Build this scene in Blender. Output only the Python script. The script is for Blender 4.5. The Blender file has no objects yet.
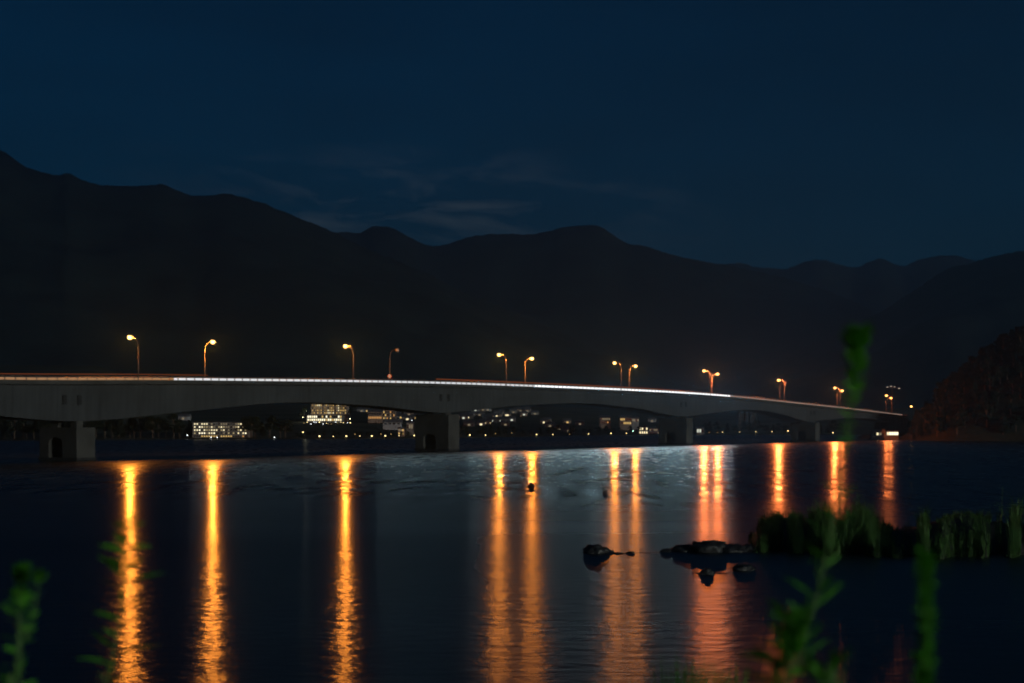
import bpy, bmesh, math, random
from mathutils import Vector, Matrix, noise
R = math.radians
sc = bpy.context.scene
col = sc.collection
rnd = random.Random(7)

# ------------------------------------------------------------------ camera, sky, moonlight, exposure
F = 1422.2            # focal length in pixels (50 mm on a 36 mm wide frame, 1024 px)
CX, HY, CZ = 512.0, 425.0, 7.0
cd = bpy.data.cameras.new('camera')
cd.lens = 50; cd.sensor_width = 36; cd.clip_start = .1; cd.clip_end = 40000
cd.shift_y = (HY - 341.5) / 1024
cd.dof.use_dof = True; cd.dof.focus_distance = 330; cd.dof.aperture_fstop = 3.4
cam = bpy.data.objects.new('camera', cd); col.objects.link(cam)
cam.location = (0, 0, CZ); cam.rotation_euler = (R(90), 0, 0)
sc.camera = cam

SUN_EL, SUN_ROT = R(5), R(134)
w = bpy.data.worlds.new('World'); sc.world = w; w.use_nodes = True
nt = w.node_tree; N = nt.nodes; L = nt.links
bg = N['Background']
sky = N.new('ShaderNodeTexSky'); sky.sky_type = 'NISHITA'; sky.sun_disc = False
sky.sun_elevation = SUN_EL; sky.sun_rotation = SUN_ROT
sky.air_density = 1.0; sky.dust_density = 0.3; sky.ozone_density = 6.0; sky.altitude = 800
tint = N.new('ShaderNodeMix'); tint.data_type = 'RGBA'; tint.blend_type = 'MULTIPLY'
tint.inputs[0].default_value = 1; tint.inputs[7].default_value = (.055, .90, .84, 1)
L.new(sky.outputs[0], tint.inputs[6])
# thin cloud wisps low over the ridge
tc = N.new('ShaderNodeTexCoord'); mp = N.new('ShaderNodeMapping'); mp.inputs['Scale'].default_value = (7, 7, 26)
nz = N.new('ShaderNodeTexNoise'); nz.inputs['Scale'].default_value = 1.6; nz.inputs['Detail'].default_value = 6; nz.inputs['Roughness'].default_value = .55
nz.inputs['Distortion'].default_value = .6
cr = N.new('ShaderNodeMapRange'); cr.inputs[1].default_value = .47; cr.inputs[2].default_value = .75
sx = N.new('ShaderNodeSeparateXYZ')
L.new(tc.outputs['Generated'], mp.inputs[0]); L.new(mp.outputs[0], nz.inputs[0]); L.new(nz.outputs[0], cr.inputs[0])
L.new(tc.outputs['Generated'], sx.inputs[0])
def mth(op, a, b=None, clamp=False):
    m = N.new('ShaderNodeMath'); m.operation = op; m.use_clamp = clamp
    for i, x in enumerate((a, b)):
        if x is None: continue
        if hasattr(x, 'name'): L.new(x, m.inputs[i])
        else: m.inputs[i].default_value = x
    return m.outputs[0]
# a band of cloud at 7-11 degrees, strongest a little left of north
el = sx.outputs[2]; ax = sx.outputs[0]
b1 = mth('SUBTRACT', 1.0, mth('ABSOLUTE', mth('MULTIPLY', mth('SUBTRACT', el, .150), 22.0)), True)
b2 = mth('SUBTRACT', 1.0, mth('ABSOLUTE', mth('MULTIPLY', mth('ADD', ax, .06), 4.6)), True)
cl = mth('MULTIPLY', mth('MULTIPLY', b1, b2), cr.outputs[0])
nz2 = N.new('ShaderNodeTexNoise'); nz2.inputs['Scale'].default_value = .7; nz2.inputs['Detail'].default_value = 4
L.new(mp.outputs[0], nz2.inputs[0])
cm = N.new('ShaderNodeMix'); cm.data_type = 'RGBA'; cm.blend_type = 'ADD'
cm.inputs[7].default_value = (3.6, 3.6, 3.2, 1)
L.new(mth('MULTIPLY', cl, .85), cm.inputs[0]); L.new(tint.outputs[2], cm.inputs[6])
vm = N.new('ShaderNodeMix'); vm.data_type = 'RGBA'; vm.blend_type = 'MULTIPLY'; vm.inputs[0].default_value = 1
vr = N.new('ShaderNodeMapRange'); vr.inputs[1].default_value = .3; vr.inputs[2].default_value = .7; vr.inputs[3].default_value = .86; vr.inputs[4].default_value = 1.1
L.new(nz2.outputs[0], vr.inputs[0])
cmb = N.new('ShaderNodeCombineXYZ')
for i in range(3): L.new(vr.outputs[0], cmb.inputs[i])
L.new(cm.outputs[2], vm.inputs[6]); L.new(cmb.outputs[0], vm.inputs[7])
L.new(vm.outputs[2], bg.inputs[0])
bg.inputs[1].default_value = .018

sl = bpy.data.lights.new('moon', 'SUN'); sl.energy = .85; sl.angle = R(8); sl.color = (.95, 1, .9)
so = bpy.data.objects.new('moon', sl); col.objects.link(so)
sdir = Vector((math.sin(SUN_ROT) * math.cos(SUN_EL), math.cos(SUN_ROT) * math.cos(SUN_EL), math.sin(SUN_EL)))
so.rotation_euler = sdir.to_track_quat('Z', 'Y').to_euler(); so.location = sdir * 500

vs = sc.view_settings
vs.view_transform = 'Standard'; vs.look = 'None'; vs.exposure = 0; vs.gamma = 1; vs.use_curve_mapping = False
cy = sc.cycles
cy.use_light_tree = False; w.cycles.sampling_method = 'NONE'; cy.use_adaptive_sampling = False; cy.use_denoising = True; cy.denoiser = 'OPENIMAGEDENOISE'; cy.denoising_input_passes = 'RGB_ALBEDO'
cy.max_bounces = 4; cy.diffuse_bounces = 1; cy.glossy_bounces = 2; cy.transmission_bounces = 2; cy.volume_bounces = 0
cy.transparent_max_bounces = 8; cy.sample_clamp_indirect = 4; cy.sample_clamp_direct = 0
cy.caustics_reflective = False; cy.caustics_refractive = False
sc.render.film_transparent = False
cy.pixel_filter_type = 'BLACKMAN_HARRIS'; cy.filter_width = 1.9

# ------------------------------------------------------------------ helpers
def wp(px, py, Y):
    return Vector(((px - CX) / F * Y, Y, CZ - (py - HY) / F * Y))
def lerp_tab(tab, x):
    if x <= tab[0][0]: return tab[0][1]
    for (a, b), (c, d) in zip(tab, tab[1:]):
        if x <= c:
            return b + (d - b) * (x - a) / (c - a)
    return tab[-1][1]
def smooth_tab(tab, x):
    # Catmull-Rom through the table
    n = len(tab)
    if x <= tab[0][0]: return tab[0][1]
    if x >= tab[-1][0]: return tab[-1][1]
    for i in range(n - 1):
        if x <= tab[i + 1][0]: break
    x0, y0 = tab[i]; x1, y1 = tab[i + 1]
    m0 = (tab[i + 1][1] - tab[max(i - 1, 0)][1]) / max(tab[i + 1][0] - tab[max(i - 1, 0)][0], 1e-6)
    m1 = (tab[min(i + 2, n - 1)][1] - tab[i][1]) / max(tab[min(i + 2, n - 1)][0] - tab[i][0], 1e-6)
    h = x1 - x0; t = (x - x0) / h
    return (2*t**3-3*t*t+1)*y0 + (t**3-2*t*t+t)*h*m0 + (-2*t**3+3*t*t)*y1 + (t**3-t*t)*h*m1

class MB:
    def __init__(s): s.v = []; s.f = []
    def add(s, vs, fs):
        o = len(s.v); s.v += [tuple(p) for p in vs]; s.f += [tuple(i + o for i in f) for f in fs]
    def box(s, c, d, M=None):
        x, y, z = d[0]/2, d[1]/2, d[2]/2
        vs = [Vector((c[0]+a*x, c[1]+b*y, c[2]+e*z)) for a in (-1, 1) for b in (-1, 1) for e in (-1, 1)]
        if M: vs = [M @ p for p in vs]
        s.add(vs, [(0,1,3,2),(4,6,7,5),(0,4,5,1),(2,3,7,6),(0,2,6,4),(1,5,7,3)])
    def tube(s, pts, rad, n=8):
        pts = [Vector(p) for p in pts]
        if not hasattr(rad, '__len__'): rad = [rad] * len(pts)
        rings = []
        for i, p in enumerate(pts):
            t = (pts[min(i+1, len(pts)-1)] - pts[max(i-1, 0)]).normalized()
            a = t.orthogonal().normalized() if abs(t.z) > .95 else t.cross(Vector((0,0,1))).normalized()
            b = t.cross(a)
            rings.append([p + (a*math.cos(k*2*math.pi/n) + b*math.sin(k*2*math.pi/n))*rad[i] for k in range(n)])
        vs = [q for r in rings for q in r]; fs = []
        for i in range(len(pts)-1):
            for k in range(n):
                fs.append((i*n+k, i*n+(k+1)%n, (i+1)*n+(k+1)%n, (i+1)*n+k))
        fs.append(tuple(range(n-1, -1, -1))); fs.append(tuple((len(pts)-1)*n+k for k in range(n)))
        s.add(vs, fs)
    def lathe(s, prof, c=(0,0,0), n=16):   # prof: (r, z)
        c = Vector(c)
        vs = [c + Vector((r*math.cos(k*2*math.pi/n), r*math.sin(k*2*math.pi/n), z)) for r, z in prof for k in range(n)]
        fs = []
        for i in range(len(prof)-1):
            for k in range(n):
                fs.append((i*n+k, i*n+(k+1)%n, (i+1)*n+(k+1)%n, (i+1)*n+k))
        fs.append(tuple(range(n-1, -1, -1))); fs.append(tuple((len(prof)-1)*n+k for k in range(n)))
        s.add(vs, fs)
    def ell(s, c, r, n=12, m=8):
        c = Vector(c); vs = []; fs = []
        for i in range(1, m):
            th = math.pi*i/m
            for k in range(n):
                ph = 2*math.pi*k/n
                vs.append(c + Vector((r[0]*math.sin(th)*math.cos(ph), r[1]*math.sin(th)*math.sin(ph), r[2]*math.cos(th))))
        top = len(vs); vs.append(c+Vector((0,0,r[2]))); vs.append(c-Vector((0,0,r[2])))
        for i in range(m-2):
            for k in range(n): fs.append((i*n+k, (i+1)*n+k, (i+1)*n+(k+1)%n, i*n+(k+1)%n))
        for k in range(n):
            fs.append((top, k, (k+1)%n)); fs.append((top+1, (m-2)*n+(k+1)%n, (m-2)*n+k))
        s.add(vs, fs)
    def mesh(s, name, mat, smooth=False):
        me = bpy.data.meshes.new(name); me.from_pydata(s.v, [], s.f); me.materials.append(mat)
        if smooth: me.shade_smooth()
        me.update(); return me
    def build(s, name, mat, parent=None, smooth=False):
        return obj(name, s.mesh(name, mat, smooth), parent)
def obj(name, me, parent=None, loc=None):
    o = bpy.data.objects.new(name, me); col.objects.link(o)
    if parent: o.parent = parent
    if loc is not None: o.location = loc
    return o
def tag(o, label=None, cat=None, group=None, kind=None):
    if label: o['label'] = label
    if cat: o['category'] = cat
    if group: o['group'] = group
    if kind: o['kind'] = kind
    return o
def thing(name, label, cat, loc=(0,0,0), rz=0, group=None):
    o = bpy.data.objects.new(name, None); col.objects.link(o); o.empty_display_size = .3
    o.location = loc; o.rotation_euler = (0,0,rz)
    return tag(o, label, cat, group)
def dup(root, loc, rz, label, group=None, scale=None):
    def cp(o, par):
        c = o.copy(); col.objects.link(c); c.parent = par
        for ch in [q for q in children[o.name]]: cp(ch, c)
        return c
    children = {}
    def walk(o):
        children[o.name] = list(o.children)
        for q in o.children: walk(q)
    walk(root)
    r = cp(root, None); r.location = loc; r.rotation_euler = (0,0,rz); r['label'] = label
    if group: r['group'] = group
    if scale: r.scale = scale
    return r

def mat(name, base, rough=.7, var=.25, scale=2.0, metal=0, bump=0, bscale=8, coord='Object', spec=.5):
    m = bpy.data.materials.new(name); m.use_nodes = True
    t = m.node_tree; p = t.nodes['Principled BSDF']
    p.inputs['Roughness'].default_value = rough; p.inputs['Metallic'].default_value = metal
    p.inputs['Specular IOR Level'].default_value = spec
    tcn = t.nodes.new('ShaderNodeTexCoord')
    n = t.nodes.new('ShaderNodeTexNoise'); n.inputs['Scale'].default_value = scale; n.inputs['Detail'].default_value = 5
    r = t.nodes.new('ShaderNodeMapRange'); r.inputs[1].default_value = .3; r.inputs[2].default_value = .7
    r.inputs[3].default_value = 1-var; r.inputs[4].default_value = 1+var
    x = t.nodes.new('ShaderNodeMix'); x.data_type = 'RGBA'; x.blend_type = 'MULTIPLY'; x.inputs[0].default_value = 1
    x.inputs[6].default_value = (*base, 1)
    cx = t.nodes.new('ShaderNodeCombineXYZ')
    t.links.new(tcn.outputs[coord], n.inputs[0]); t.links.new(n.outputs[0], r.inputs[0])
    for i in range(3): t.links.new(r.outputs[0], cx.inputs[i])
    t.links.new(cx.outputs[0], x.inputs[7]); t.links.new(x.outputs[2], p.inputs['Base Color'])
    if bump:
        n2 = t.nodes.new('ShaderNodeTexNoise'); n2.inputs['Scale'].default_value = bscale; n2.inputs['Detail'].default_value = 6
        t.links.new(tcn.outputs[coord], n2.inputs[0])
        b = t.nodes.new('ShaderNodeBump'); b.inputs['Strength'].default_value = 1; b.inputs['Distance'].default_value = bump
        t.links.new(n2.outputs[0], b.inputs['Height']); t.links.new(b.outputs[0], p.inputs['Normal'])
    return m
def leaf_mat(name, base, var=.35, scale=3.0, transl=.35):
    m = mat(name, base, .55, var, scale, spec=.3)
    t = m.node_tree; p = t.nodes['Principled BSDF']; out = t.nodes['Material Output']
    tr = t.nodes.new('ShaderNodeBsdfTranslucent'); ms = t.nodes.new('ShaderNodeMixShader'); ms.inputs[0].default_value = transl
    src = p.inputs['Base Color'].links[0].from_socket
    t.links.new(src, tr.inputs[0]); t.links.new(p.outputs[0], ms.inputs[1]); t.links.new(tr.outputs[0], ms.inputs[2])
    t.links.new(ms.outputs[0], out.inputs[0]); return m
def emit(name, c, s, sample='NONE'):
    m = bpy.data.materials.new(name); m.use_nodes = True; t = m.node_tree; m.cycles.emission_sampling = sample
    t.nodes.remove(t.nodes['Principled BSDF'])
    e = t.nodes.new('ShaderNodeEmission'); e.inputs[0].default_value = (*c, 1); e.inputs[1].default_value = s
    t.links.new(e.outputs[0], t.nodes['Material Output'].inputs[0]); return m

M = dict(
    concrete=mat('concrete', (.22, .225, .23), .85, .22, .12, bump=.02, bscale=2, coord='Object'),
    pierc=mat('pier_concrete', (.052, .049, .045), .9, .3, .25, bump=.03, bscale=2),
    asphalt=mat('asphalt', (.05, .05, .05), .9, .2, .5),
    rail=mat('painted_railing', (.16, .12, .10), .5, .15, .4),
    galv=mat('galvanised_pole', (.20, .19, .18), .5, .12, 1.0, metal=.2),
    dark=mat('dark_recess', (.015, .015, .016), .9, .2, 1),
    rock=mat('wet_rock', (.018, .018, .018), .5, .4, 1.6, bump=.08, bscale=3),
    mud=mat('mud_bank', (.014, .013, .011), .8, .4, .8, bump=.12, bscale=2),
    soil=mat('bank_soil', (.05, .05, .03), .9, .4, 1.5, bump=.05, bscale=5),
    forest=mat('forested_slope', (.016, .022, .018), .95, .5, .006, bump=6, bscale=.03, spec=.1),
    land=mat('shore_land', (.05, .055, .04), .95, .4, .02, spec=.1),
    bark=mat('bark', (.07, .055, .04), .9, .3, 3),
    crown=leaf_mat('tree_foliage', (.013, .022, .010), .45, .6),
    pine=leaf_mat('dark_foliage', (.010, .018, .010), .45, .6),
    reed=leaf_mat('reed_blades', (.065, .15, .034), .5, .5, .3),
    weed=leaf_mat('weed_leaves', (.085, .36, .022), .35, 25, .45),
    weedstem=mat('weed_stem', (.09, .20, .04), .6, .25, 30),
    grass=leaf_mat('grass_blades', (.07, .24, .03), .4, 6, .3),
    wallp=mat('pale_render', (.20, .19, .17), .85, .12, .3),
    wallb=mat('brown_render', (.30, .22, .17), .85, .15, .3),
    wallg=mat('grey_render', (.28, .28, .29), .85, .12, .3),
    slab=mat('dark_slab', (.035, .035, .04), .8, .15, .3),
    under=mat('forest_floor', (.018, .019, .012), .95, .4, .5, spec=.1),
    roof=mat('roof_tiles', (.10, .10, .11), .8, .2, 1),
    roofp=mat('pale_metal_roof', (.35, .42, .42), .6, .15, .5),
    glass=mat('dark_glass', (.03, .035, .04), .15, .1, 1),
    buoy=mat('buoy_paint', (.025, .006, .006), .5, .2, 2),
    lampm=mat('lamp_post_paint', (.075, .072, .068), .6, .15, 1.0),
    sign=mat('sign_metal', (.55, .45, .35), .5, .1, 2),
    red=mat('red_sign_rim', (.5, .06, .04), .5, .1, 2),
    sodium=emit('sodium_lamp_light', (1, .52, .14), 7.0),
    sodium_soft=emit('weak_sodium_lamp_light', (1, .47, .12), 6.0),
    unlit=mat('unlit_lamp_lens', (.35, .34, .3), .3, .1, 1),
    white_trail=emit('white_trail_glow', (.92, .95, 1.0), 1.0),  # glow of the car light trail strips from here to the red one, no fixtures
    white_trail_bright=emit('bright_white_trail_glow', (.92, .96, 1.0), 2.0),
    amber_trail=emit('amber_trail_glow', (1, .55, .27), .42),
    pink_trail=emit('pale_pink_trail_glow', (1, .72, .58), .42),
    red_trail=emit('red_trail_glow', (1, .22, .06), .28),
    win_w=emit('warm_window_light', (1, .86, .52), 1.25),
    win_w2=emit('soft_warm_window_light', (1, .80, .42), .45),
    win_w3=emit('bright_warm_window_light', (1, .9, .62), 1.7),
    win_y2=emit('soft_yellow_window_light', (1, .62, .2), .3),
    win_y=emit('yellow_window_light', (1, .66, .22), .75),
    win_o=emit('orange_window_light', (1, .5, .16), .6),
    win_c=emit('cool_window_light', (.92, .97, .80), .8),
    win_d=emit('dim_window_light', (1, .8, .5), .22),
    lamp_y=emit('path_lamp_light', (1, .80, .36), 4.0),
    lamp_w=emit('white_lamp_light', (.9, .97, 1), 5.0),
    lamp_g=emit('green_white_lamp_light', (.55, 1, .82), 6.0),
    flood=emit('garden_flood_light', (1, .95, .55), 12.0),
)

# ------------------------------------------------------------------ water
def water_mat():
    m = bpy.data.materials.new('lake_water'); m.use_nodes = True; t = m.node_tree; p = t.nodes['Principled BSDF']
    n = t.nodes; l = t.links
    p.inputs['Base Color'].default_value = (.004, .010, .016, 1); p.inputs['IOR'].default_value = 1.33
    p.inputs['Roughness'].default_value = .30; p.inputs['Anisotropic'].default_value = .97
    g = n.new('ShaderNodeNewGeometry')
    mul = n.new('ShaderNodeVectorMath'); mul.operation = 'MULTIPLY'; mul.inputs[1].default_value = (1, 1, 0)
    nrm = n.new('ShaderNodeVectorMath'); nrm.operation = 'NORMALIZE'
    l.new(g.outputs['Position'], mul.inputs[0]); l.new(mul.outputs[0], nrm.inputs[0])
    l.new(nrm.outputs[0], p.inputs['Tangent'])      # wave crests curve round the bay
    # calmer and rougher patches
    mp = n.new('ShaderNodeMapping'); mp.inputs['Scale'].default_value = (.006, .022, 1)
    nz = n.new('ShaderNodeTexNoise'); nz.inputs['Scale'].default_value = 1; nz.inputs['Detail'].default_value = 4
    l.new(g.outputs['Position'], mp.inputs[0]); l.new(mp.outputs[0], nz.inputs[0])
    mr = n.new('ShaderNodeMapRange'); mr.inputs[1].default_value = .3; mr.inputs[2].default_value = .7
    mr.inputs[3].default_value = .20; mr.inputs[4].default_value = .25
    l.new(nz.outputs[0], mr.inputs[0])
    def mth(op, a, b=0.0, c=0.0):
        q = n.new('ShaderNodeMath'); q.operation = op
        for k_, v_ in enumerate((a, b, c)):
            if hasattr(v_, 'name'): l.new(v_, q.inputs[k_])
            else: q.inputs[k_].default_value = v_
        return q.outputs[0]
    def step(v_, a, b):
        q = n.new('ShaderNodeMapRange'); q.interpolation_type = 'SMOOTHSTEP'; q.inputs[1].default_value = a; q.inputs[2].default_value = b
        l.new(v_, q.inputs[0]); return q.outputs[0]
    sy = n.new('ShaderNodeSeparateXYZ'); l.new(g.outputs['Position'], sy.inputs[0])
    wob = mth('MULTIPLY_ADD', nz.outputs[0], 70.0, -35.0)
    ywob = mth('ADD', sy.outputs[1], wob)
    near = step(ywob, 150, 112)                      # choppier water inside the bay, open lake beyond
    far = mth('SUBTRACT', 1.0, near)
    lee = step(mth('DIVIDE', sy.outputs[0], mth('MAXIMUM', sy.outputs[1], 5.0)), -.09, 0.0)   # calmer in the lee on the left
    # cat's paws out on the lake
    m2 = n.new('ShaderNodeMapping'); m2.inputs['Scale'].default_value = (.42, .10, 1)
    z2 = n.new('ShaderNodeTexNoise'); z2.inputs['Scale'].default_value = 1; z2.inputs['Detail'].default_value = 3
    l.new(g.outputs['Position'], m2.inputs[0]); l.new(m2.outputs[0], z2.inputs[0])
    paw = mth('MULTIPLY', mth('MULTIPLY_ADD', z2.outputs[0], .34, -.16), far)
    dn = n.new('ShaderNodeVectorMath'); dn.operation = 'DOT_PRODUCT'; dn.inputs[1].default_value = (.8342, -.5514, 0)
    l.new(g.outputs['Position'], dn.inputs[0])
    bd = mth('ADD', dn.outputs['Value'], 224.7)       # metres out from the bridge line
    chop = step(bd, 80, 12)
    l.new(mth('ADD', mth('MULTIPLY', chop, .07), mth('ADD', mth('ADD', mr.outputs[0], paw), mth('MULTIPLY', mth('MULTIPLY', near, lee), .05))), p.inputs['Roughness'])
    east = step(mth('DIVIDE', sy.outputs[0], mth('MAXIMUM', sy.outputs[1], 5.0)), .10, .19)   # ruffled by the wind off the right shore
    l.new(mth('MULTIPLY_ADD', mth('MAXIMUM', chop, east), -.27, mth('MULTIPLY_ADD', mth('MULTIPLY', near, lee), -.12, .965)), p.inputs['Anisotropic'])
    # ripples
    def bump(scale, dist, prev, sc_):
        a = n.new('ShaderNodeMapping'); a.inputs['Scale'].default_value = scale
        b = n.new('ShaderNodeTexNoise'); b.inputs['Scale'].default_value = sc_; b.inputs['Detail'].default_value = 3
        l.new(g.outputs['Position'], a.inputs[0]); l.new(a.outputs[0], b.inputs[0])
        c = n.new('ShaderNodeBump'); c.inputs['Strength'].default_value = 1; c.inputs['Distance'].default_value = dist
        l.new(b.outputs[0], c.inputs['Height'])
        if prev: l.new(prev.outputs[0], c.inputs['Normal'])
        return c
    def bumpm(scale, dist, prev, msk, det=3):
        c = bump(scale, dist, prev, 1.0)
        l.new(msk, c.inputs['Strength']); return c
    nm = step(sy.outputs[1], 150, 60)
    b0 = bumpm((.6, .2, 1), .05, None, far)
    b1 = bumpm((.9, 1.4, 1), .030, b0, nm)
    b2 = bumpm((2.4, 4.2, 1), .009, b1, step(sy.outputs[1], 95, 40))
    l.new(b2.outputs[0], p.inputs['Normal'])
    return m
mb = MB()
mb.add([(-13000, -60, 0), (13000, -60, 0), (13000, 13500, 0), (-13000, 13500, 0)], [(0,1,2,3)])
tag(mb.build('water', water_mat()), 'dark rippled lake water streaked with orange reflections', None, None, 'structure')

# ------------------------------------------------------------------ mountains and land
def mountain(name, label, ridge, ydist, base_y, seed, rough=1.0, mat_=None):
    xs = [i for i in range(int(ridge[0][0]), int(ridge[-1][0]) + 1, 3)]
    rows = 26; vs = []; fs = []
    for px in xs:
        py = smooth_tab(ridge, px); Yr = ydist(px); zr = CZ - (py - HY) / F * Yr
        for j in range(rows + 6):
            t = j / rows
            if t <= 1:
                Y = base_y(px) + (Yr - base_y(px)) * t
                z = (zr + 6) * (t ** 1.25) - 6
                env = math.sin(math.pi * min(t, 1)) ** .8
            else:
                Y = Yr + (t - 1) * (Yr - base_y(px)) * 1.2; z = zr * (1 - (t - 1) * 1.6); env = (t - 1) * 3
            X = (px - CX) / F * Y
            p = Vector((X * .0013 + seed, Y * .0008, seed * .3))
            n1 = noise.fractal(p, .9, 2.1, 5)
            z += n1 * 60 * rough * env
            if t > .85:
                z += noise.noise(Vector((X * .024, seed, Y * .01))) * 4.5 + noise.noise(Vector((X * .008, seed + 3, 1))) * 8 + noise.noise(Vector((px * .31, seed, Y * .02))) * 4.5 * Yr / 5000
            vs.append((X, Y, z))
    k = rows + 6
    for i in range(len(xs) - 1):
        for j in range(k - 1):
            fs.append((i*k+j, (i+1)*k+j, (i+1)*k+j+1, i*k+j+1))
    m = MB(); m.add(vs, fs)
    return tag(m.build(name, mat_ or M['forest'], None, True), label, None, None, 'structure')

R1 = [(-700,60),(-400,90),(-150,120),(0,149),(15,159),(30,168),(45,174),(57,176),(68,174),(80,180),(100,186),(130,186),(150,185),(165,186),(180,191),(200,195),(225,194),(240,197),(262,204),(280,211),(300,217),(315,224),(330,231),(348,240),(370,250),(400,262),(450,285),(520,315),(600,350),(680,385),(740,420)]
R2 = [(200,262),(250,250),(300,240),(330,233),(348,232),(360,233),(370,228),(380,226),(392,228),(405,235),(420,242),(437,246),(455,242),(470,237),(490,234),(510,234),(530,234),(550,231),(565,227),(590,225),(602,228),(615,236),(628,243),(640,245),(655,250),(680,256),(700,261),(730,266),(760,272),(800,282),(850,300),(900,325),(960,350),(1040,380)]
R3 = [(560,300),(640,280),(700,267),(735,263),(760,267),(785,269),(800,264),(820,260),(840,265),(855,268),(870,261),(882,259),(895,264),(905,266),(920,259),(940,256),(955,255),(970,260),(985,263),(1010,268),(1060,275),(1200,290)]
R4 = [(640,418),(700,392),(760,366),(810,345),(850,327),(890,306),(920,286),(950,268),(975,262),(1000,255),(1024,250),(1100,235),(1250,205),(1500,160),(1750,120)]
mountain('mountain', 'long forested mountain falling from the upper left towards the middle', R1, lambda x: 4800, lambda x: 2300, 1.3, 1.7)
mountain('mountain', 'rounded forested peak behind the middle of the bridge', R2, lambda x: 7000, lambda x: 4200, 5.1, 2.2)
mountain('mountain', 'far low row of hills at the right of the skyline', R3, lambda x: 9500, lambda x: 6400, 9.7, 2.6)
mountain('mountain', 'dark slope rising towards the right edge behind the wooded hill', R4, lambda x: 5400, lambda x: 2300, 13.9, 1.7)

SHORE = [(-900,560),(-400,600),(0,640),(200,690),(320,705),(450,765),(550,880),(640,1010),(760,1040),(850,1000),(1000,900),(1500,800)]
def shoreY(px): return smooth_tab(SHORE, px)
def landz(px, Y):
    Ys = shoreY(px); k = .034
    if px < 180: k += .05 * min(1, (180 - px) / 80)
    return -.4 + min(1.1, (Y - Ys) * .12) + max(0, (Y - Ys - 45)) * k
def land_mesh():
    xs = list(range(-900, 1500, 12)); k = 34; vs = []; fs = []
    for px in xs:
        for j in range(k):
            Y = shoreY(px) - 4 + ((j / (k - 1)) ** 1.6) * 900
            X = (px - CX) / F * Y
            z = landz(px, Y) + noise.noise(Vector((X * .02, Y * .02, 3))) * .9 * min(1, j / 6)
            vs.append((X, Y, z))
    for i in range(len(xs) - 1):
        for j in range(k - 1): fs.append((i*k+j, (i+1)*k+j, (i+1)*k+j+1, i*k+j+1))
    m = MB(); m.add(vs, fs); return m
tag(land_mesh().build('shore_terrain', M['land'], None, True), 'low dark land along the far shore of the lake', None, None, 'structure')

# wooded hill on the right, running down to the bridge end
HT = [(850,-3),(862,1.0),(880,2.2),(900,4.5),(912,7),(925,11.5),(938,18),(950,24),(965,31),(980,37),(1000,44),(1024,51),(1100,64),(1300,70),(1600,80)]
def hillY0(px): return 668 if px < 890 else max(620, 668 - (px - 890) * .8)
def hillz(px, t):   # t 0..1 front to back
    return -1.0 + (smooth_tab(HT, px) + 1) * (math.sin(min(t, .62) / .62 * math.pi / 2) ** .8)
m = MB(); xs = list(range(840, 1605, 6)); k = 22; vs = []; fs = []
for px in xs:
    for j in range(k):
        t = j / (k - 1); Y = hillY0(px) + t * 190; X = (px - CX) / F * Y
        vs.append((X, Y, hillz(px, t) + noise.noise(Vector((X*.06, Y*.06, 8))) * .6 * min(1, t * 5)))
for i in range(len(xs)-1):
    for j in range(k-1): fs.append((i*k+j, (i+1)*k+j, (i+1)*k+j+1, i*k+j+1))
m.add(vs, fs)
tag(m.build('hill', M['under'], None, True), 'wooded hill with sandy foot at the right end of the bridge', None, None, 'structure')

# bank the photographer stands on
m = MB(); xs = [-14 + i * .7 for i in range(41)]; ys = [-8, -5, -3, -1, 0, 1, 2, 2.8, 3.6, 4.6, 6, 8, 10.5, 13, 16, 19]; k = len(ys); vs = []; fs = []
def bankz(x, y):
    z = lerp_tab([(-8,6.0),(0,5.55),(2,5.5),(3,5.3),(4.6,4.9),(8,4.2),(10.5,3.4),(13,2.2),(16,.6),(19,-.8)], y)
    return z + noise.noise(Vector((x*.9, y*.9, 2))) * .10
for x in xs:
    for y in ys: vs.append((x, y, bankz(x, y)))
for i in range(len(xs)-1):
    for j in range(k-1): fs.append((i*k+j, (i+1)*k+j, (i+1)*k+j+1, i*k+j+1))
m.add(vs, fs); tag(m.build('ground', M['soil'], None, True), 'grassy bank at the water edge under the weeds', None, None, 'structure')

# ------------------------------------------------------------------ bridge
P0 = Vector((-86.4, 276.8, 0)); U = Vector((.5514, .8342, 0)); V = Vector((-.8342, .5514, 0))
RAILZ = [(-160,14.9),(-60,15.8),(-15.6,16.2),(0,16.5),(35,17.4),(121,18.8),(207,19.1),(262,18.95),(310,18.3),(373,16.6),(430,15.0),(485,13.2),(560,10.8),(640,8.6)]
def railz(s): return smooth_tab(RAILZ, s)
def deckz(s): return railz(s) - 1.1
PIERS = [-118.0, 4.5, 128.5, 271.0, 392.5]
SH = 4.0
BOTZ = [(-160,9.6),(-122,7.6),(-90,9.6),(-60,10.6),(-30,9.6),(-12,8.2),(-1.5,7.75),(9,8.2),(30,10.0),(60,12.2),(90,11.9),(110,10.8),(121,10.25),(132,10.8),(155,12.4),(195,13.8),(230,12.6),(252,10.7),(264.5,10.0),(277,10.6),(300,12.1),(325,12.9),(350,11.7),(372,9.2),(384,8.3),(396,9.0),(420,9.9),(455,9.9),(500,7.8),(520,7.2)]
def botz(s): return smooth_tab(BOTZ, s - SH)
def bp(s, off, z): return P0 + U * s + V * off + Vector((0, 0, z))
S0, S1 = -150.0, 512.0
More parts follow.
